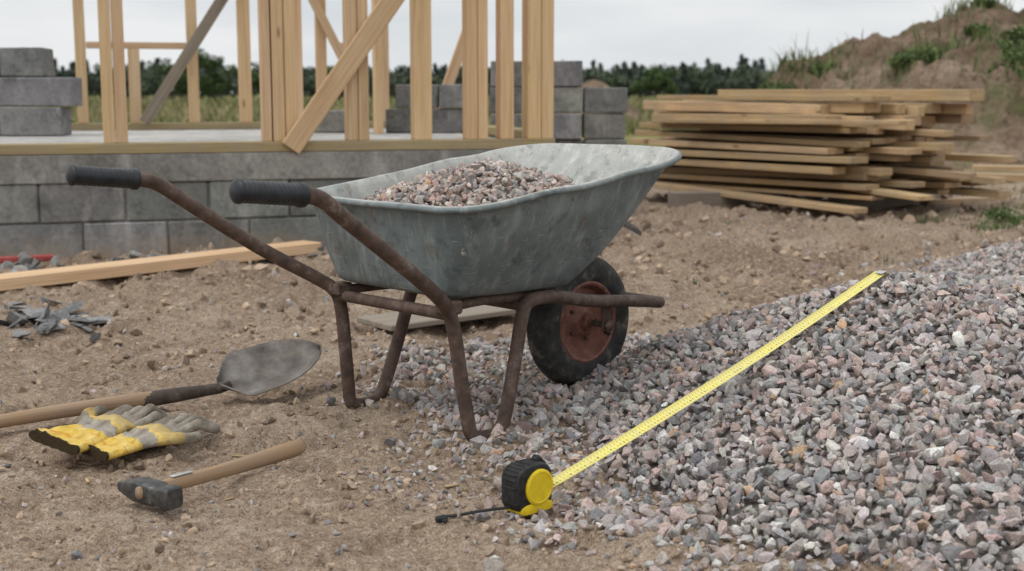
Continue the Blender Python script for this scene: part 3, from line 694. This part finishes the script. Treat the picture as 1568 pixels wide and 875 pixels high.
slabmesh('rubber_case',OL,[(-.0255,.80),(-.0255,.86),(-.0235,.94),(-.019,.985),(-.012,1.0),(.012,1.0),(.019,.985),(.0235,.94),(.0255,.86),(.0255,.8)],MBLK,(0,0,.0495))
circ=[(math.cos(2*math.pi*k/48)*.035,math.sin(2*math.pi*k/48)*.035) for k in range(48)]
slabmesh('yellow_face',circ,[(-.0290,.60),(-.0290,.80),(-.0305,.84),(-.0300,.95),(-.0285,1.0),(-.022,1.02)],MYEL,(.008,0,.049))
slabmesh('yellow_body',outline(.040,.010,32),[(-.0275,.9),(-.0265,1.0),(.0245,1.0),(.0255,.9)],MYEL,(.003,0,.010))
boxes('lock_button',[((.031,0,.090),(.030,.019,.015),(0,.75,0),1)],MBLK,.004,TM)
boxes('mouth',[((.044,0,.024),(.014,.036,.020),(0,0,0),1)],MBLK,.004,TM)
for k in range(9):
    t=math.radians(95+k*14); boxes('grip_rib',[((.0470*(abs(math.cos(t))**.62)*(-1 if math.cos(t)<0 else 1),0,.0495+.0455*abs(math.sin(t))**.62),(.003,.036,.004),(0,-t,0),1)],MBLK,.001,TM)
Linv=Matrix.Rotation(-math.atan2(dT.y,dT.x),4,'Z')@Matrix.Translation((-.028,-2.40,0))
E=Linv@Vector((.064,2.434,.030)); Tt=Linv@Vector((.928,3.247,.338))
W=.0135;n=160;V=[];LC=[];tl=math.radians(16)
for i in range(n+1):
    s_=i/n; c=E.lerp(Tt,s_); Ls=s_*(Tt-E).length; c.z-= .010*math.sin(math.pi*s_)
    roll=tl*(.35+.65*min(1,s_*5))
    for j in range(7):
        b=-1+j/3
        V.append((c.x,c.y+W*b*math.cos(roll),c.z+W*b*math.sin(roll)+.0035*b*b)); LC.append((Ls,(b+1)/2,0))
F=[[i*7+j,i*7+j+1,(i+1)*7+j+1,(i+1)*7+j] for i in range(n) for j in range(6)]
mesh_np('steel_blade',V,np.array(F),MBLADE,None,LC,True,TM)
boxes('end_hook',[((Tt.x+.001,Tt.y,Tt.z+.004),(.022,.022,.0015),(0,-.2,0),1),((Tt.x+.012,Tt.y,Tt.z-.004),(.0015,.022,.018),(0,0,0),1)],MMET,.0004,TM)
sp2=chaikin([Linv@Vector(p) for p in ((.005,2.375,.014),(-.03,2.362,.014),(-.07,2.352,.012),(-.10,2.33,.012),(-.135,2.318,.014),(-.140,2.308,.013),(-.12,2.300,.012))],3)
tube('wrist_strap',sp2,[.0045]*len(sp2),MBLK,10,TM,flat=(1.0,.6))
boxes('strap_toggle',[((Linv@Vector((-.130,2.306,.013))),(.022,.012,.010),(0,0,-.4),1)],MBLK,.003,TM)

# ---------------------------------------------------------------- vegetation
def leafcloud(C,S,n,size,colA,colB,flat=.9):
    k=rng.integers(0,len(C),n); P=rng.normal(size=(n,3)); P/=np.linalg.norm(P,axis=1)[:,None]; P*=(rng.random((n,1))**.45)
    up=P[:,2:3]; P=C[k]+P*S[k]
    R=rotm(n); sz=size*rng.uniform(.6,1.3,(n,1)); a=R[:,:,0]*sz; b=R[:,:,1]*sz*.7
    V=np.stack([P-a-b,P+a-b*.3,P+a*.6+b,P-a*.7+b],1).reshape(-1,3); F=np.arange(4*n).reshape(n,4)
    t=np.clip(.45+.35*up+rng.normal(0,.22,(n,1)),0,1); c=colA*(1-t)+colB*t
    return V,F,np.repeat(c,4,0)
Vs=[];Fs=[];Cs=[];off=0
def addp(V,F,C):
    global off
    Vs.append(V);Fs.append(F+off);Cs.append(C);off+=len(V)
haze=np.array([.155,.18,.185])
for row,(y0,h0,h1,hz,n_l,sz) in enumerate(((200,5.0,6.0,.42,260,.32),(150,3.3,4.6,.22,330,.19))):
    x=-1.0*y0*.72
    while x<y0*.8:
        y=y0+rng.uniform(-8,12); hgt=rng.uniform(h0,h1)+1.2*vn(np.array([x]),np.array([0.]),.05,91)[0]
        if rng.random()<.42:
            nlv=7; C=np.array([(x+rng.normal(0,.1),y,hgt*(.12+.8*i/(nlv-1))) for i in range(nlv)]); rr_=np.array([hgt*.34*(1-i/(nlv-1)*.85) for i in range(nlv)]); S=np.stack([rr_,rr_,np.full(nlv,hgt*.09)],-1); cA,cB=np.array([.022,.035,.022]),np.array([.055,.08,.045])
        else:
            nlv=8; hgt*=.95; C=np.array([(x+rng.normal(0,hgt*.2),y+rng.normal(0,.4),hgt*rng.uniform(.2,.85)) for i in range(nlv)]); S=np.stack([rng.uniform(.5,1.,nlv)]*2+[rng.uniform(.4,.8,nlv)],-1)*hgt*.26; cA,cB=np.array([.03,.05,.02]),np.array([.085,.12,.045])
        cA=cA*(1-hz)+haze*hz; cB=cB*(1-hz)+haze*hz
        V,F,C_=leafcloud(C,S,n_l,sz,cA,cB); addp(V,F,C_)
        x+=rng.uniform(.8,1.5)*(1+.35*(row==0))
nb_=420
for y0,zc,zs,cnt,sz in((196,2.6,1.7,26000,.36),(147,1.3,1.5,24000,.24)):
    xx=np.linspace(-.75*y0,.82*y0,nb_); C=np.stack([xx,np.full(nb_,y0*1.0),zc+.9*vn(xx,xx*0,.3,92)+.8*vn(xx,xx*0,.9,93)],-1)
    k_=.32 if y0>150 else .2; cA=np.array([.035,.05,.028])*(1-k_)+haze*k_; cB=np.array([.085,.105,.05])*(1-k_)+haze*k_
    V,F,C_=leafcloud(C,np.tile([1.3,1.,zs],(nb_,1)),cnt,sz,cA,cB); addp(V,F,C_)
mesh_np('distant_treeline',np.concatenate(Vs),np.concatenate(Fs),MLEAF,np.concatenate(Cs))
def tree(x,y,H_,r):
    T_=empty('deciduous_tree',(x,y,0))
    tube('trunk',[(0,0,-.1),(.05,0,H_*.25),(-.05,.03,H_*.5),(0,0,H_*.8)],[.16,.12,.08,.03],MBARK,8,T_)
    for k in range(5):
        a=k*1.3; tube('limb',[(0,0,H_*(.3+.08*k)),(math.cos(a)*r*.4,math.sin(a)*r*.4,H_*(.42+.08*k)),(math.cos(a)*r*.75,math.sin(a)*r*.75,H_*(.5+.08*k))],[.06,.04,.015],MBARK,6,T_)
    C=np.stack([rng.normal(0,r*.45,16),rng.normal(0,r*.45,16),H_*rng.uniform(.25,.88,16)],-1); S=np.tile([r*.38,r*.38,H_*.13],(16,1))*rng.uniform(.7,1.2,(16,1))
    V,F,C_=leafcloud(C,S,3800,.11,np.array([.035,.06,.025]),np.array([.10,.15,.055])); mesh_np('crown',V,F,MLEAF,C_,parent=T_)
tree(-26.,115,4.5,2.1); tree(-30.,120,3.6,1.7); tree(-15.5,118,3.5,1.9); tree(14,125,3.2,2.0); tree(-21,112,3.0,1.7)
def blades(name,x,y,z,hh,wd,col,parent=None):
    n=len(x); a=rng.uniform(0,2*math.pi,n); le=rng.normal(0,.35,(n,2))*hh[:,None]
    bx=np.cos(a)*wd;by=np.sin(a)*wd
    p0=np.stack([x-bx,y-by,z],-1);p1=np.stack([x+bx,y+by,z],-1);p2=np.stack([x+le[:,0]*.4+bx*.6,y+le[:,1]*.4+by*.6,z+hh*.6],-1);p3=np.stack([x+le[:,0]*.4-bx*.6,y+le[:,1]*.4-by*.6,z+hh*.6],-1);p4=np.stack([x+le[:,0],y+le[:,1],z+hh],-1)
    V=np.stack([p0,p1,p2,p3,p4],1).reshape(-1,3); i=np.arange(n)[:,None]*5
    return mesh_np(name,V,[i+np.array([[0,1,2,3]]),i+np.array([[3,2,4]])],MGRASS,np.repeat(col,5,0))
n=60000; y=12+60*rng.random(n)**1.2; x=rng.uniform(-.5,.45,n)*y; k=(y>18)|((x<-.2*y)); k&=~((x>.8)&(y<24)); k&=vn(x,y,.35,95)>-.22; x=x[k];y=y[k];n=len(x)
col=np.array([.15,.175,.065])*rng.uniform(.6,1.3,(n,1)); dry=rng.random(n)<.4+.6*vn(x,y,.15,96); col[dry]=np.array([.34,.29,.16])*rng.uniform(.7,1.2,(dry.sum(),1))
blades('field_grass',x,y,gh(x,y),rng.uniform(.12,.38,n)*(.6+.02*y),.006+.0007*y,col)
def patch(name,cs,npc,hmin,hmax,fn,wd=.008,c=(.10,.15,.05)):
    X=[];Y_=[]
    for cx,cy,r in cs:
        X.append(rng.normal(cx,r,npc));Y_.append(rng.normal(cy,r,npc))
    x=np.concatenate(X);y=np.concatenate(Y_);n=len(x)
    blades(name,x,y,fn(x,y)-.01,rng.uniform(hmin,hmax,n),wd,np.array(c)*rng.uniform(.5,1.5,(n,1)))
patch('mound_weeds',[(4.55,15.3,.16),(4.85,15.4,.2),(5.05,15.7,.16),(3.9,15.9,.2),(3.6,16.1,.2),(3.3,16.2,.2),(3.05,15.9,.2),(5.5,15.3,.22),(5.8,15.5,.25),(5.7,14.9,.25),(5.45,14.5,.2),(5.9,14.3,.3),(5.6,16.6,.2),(5.9,16.7,.2),(2.9,15.2,.25),(3.3,14.9,.25)],110,.05,.24,mound,.009,(.13,.16,.06))
patch('mound_weeds',[(5.5,16.7,.15),(5.85,16.6,.2),(3.4,16.4,.2),(3.1,16.4,.2)],16,.25,.5,mound,.007,(.17,.17,.08))
patch('weeds',[(2.95,7.7,.07),(3.1,8.2,.1),(3.6,9.5,.2),(4.2,10.2,.3),(4.4,12.5,.5),(3.6,12,.4),(2.6,7.0,.05),(3.3,8.6,.15),(2.75,7.4,.08),(2.55,7.9,.06)],75,.02,.10,gh,.003)
patch('weeds',[(1.75,6.0,.02),(2.0,6.55,.03),(2.5,6.2,.02),(1.25,7.4,.03),(.75,5.3,.015),(2.2,7.6,.04)],16,.015,.05,gh,.003)
def bush(name,cs,fn,s,npl,sz,zz_):
    cs=np.array(cs);C=np.column_stack([cs,fn(cs[:,0],cs[:,1])+zz_]); V,F,C_=leafcloud(C,np.tile(s,(len(C),1))*rng.uniform(.6,1.2,(len(C),1)),npl,sz,np.array([.055,.085,.03]),np.array([.14,.19,.07])); mesh_np(name,V,F,MLEAF,C_)
bush('mound_weeds',[(4.6,15.3),(4.85,15.35),(4.75,15.6),(5.05,15.6),(3.75,15.9),(5.6,15.2),(5.85,15.4),(5.5,14.7),(5.75,14.6),(6.1,14.9),(6.0,15.6),(3.2,15.9),(5.9,16.6),(5.55,15.8),(5.65,14.9),(5.8,15.0)],mound,[.22,.2,.11],6400,.022,.04)
bush('weeds',[(2.98,7.75),(3.12,7.9),(3.05,8.1),(2.85,7.6)],gh,[.10,.09,.035],620,.010,.03)

# ---------------------------------------------------------------- sky, sun, camera
w=bpy.data.worlds.new('World'); scene.world=w; w.use_nodes=True; nt=w.node_tree; bg=nt.nodes['Background']
sky=nt.nodes.new('ShaderNodeTexSky'); sky.sky_type='NISHITA'; sky.sun_disc=False; sky.sun_elevation=math.radians(55); sky.sun_rotation=math.radians(-120); sky.air_density=1.5; sky.dust_density=4
hs=nt.nodes.new('ShaderNodeHueSaturation'); hs.inputs['Saturation'].default_value=.2; nt.links.new(sky.outputs[0],hs.inputs['Color'])
tc=nt.nodes.new('ShaderNodeTexCoord'); mp=nt.nodes.new('ShaderNodeMapping'); mp.inputs['Scale'].default_value=(1,1,4.5); nt.links.new(tc.outputs['Generated'],mp.inputs[0])
no=nt.nodes.new('ShaderNodeTexNoise'); no.inputs['Scale'].default_value=3.2; no.inputs['Detail'].default_value=6; no.inputs['Roughness'].default_value=.5; nt.links.new(mp.outputs[0],no.inputs['Vector'])
cr=nt.nodes.new('ShaderNodeValToRGB'); cr.color_ramp.elements[0].position=.36; cr.color_ramp.elements[0].color=(.76,.805,.84,1); cr.color_ramp.elements[1].position=.60; cr.color_ramp.elements[1].color=(.965,.98,.99,1); nt.links.new(no.outputs['Fac'],cr.inputs[0])
sx=nt.nodes.new('ShaderNodeSeparateXYZ'); nt.links.new(tc.outputs['Generated'],sx.inputs[0])
mr=nt.nodes.new('ShaderNodeMapRange'); mr.inputs[1].default_value=.1; mr.inputs[2].default_value=1; mr.inputs[3].default_value=9.9; mr.inputs[4].default_value=16; nt.links.new(sx.outputs[2],mr.inputs[0])
vm=nt.nodes.new('ShaderNodeVectorMath'); vm.operation='SCALE'; nt.links.new(cr.outputs[0],vm.inputs[0]); nt.links.new(mr.outputs[0],vm.inputs['Scale'])
mx=nt.nodes.new('ShaderNodeMix'); mx.data_type='RGBA'; mx.inputs[0].default_value=.85; nt.links.new(hs.outputs[0],mx.inputs[6]); nt.links.new(vm.outputs[0],mx.inputs[7])
nt.links.new(mx.outputs[2],bg.inputs['Color']); bg.inputs['Strength'].default_value=.1
sd=bpy.data.lights.new('sun','SUN'); sd.energy=1.0; sd.angle=math.radians(20); sd.color=(1,.985,.96); so=bpy.data.objects.new('sun',sd); link(so)
az=math.radians(-120); el=math.radians(55); D=Vector((math.sin(az)*math.cos(el),math.cos(az)*math.cos(el),math.sin(el))); so.rotation_euler=D.to_track_quat('Z','Y').to_euler(); so.location=(0,0,10)
cd=bpy.data.cameras.new('camera'); cam=bpy.data.objects.new('camera',cd); link(cam); cam.location=(0,0,.79); cam.rotation_euler=(math.radians(90-8.445),0,0)
cd.sensor_width=36; cd.lens=45.76; cd.clip_start=.05; cd.clip_end=3000; cd.dof.use_dof=True; cd.dof.focus_distance=2.95; cd.dof.aperture_fstop=4.8
scene.camera=cam
print('done')
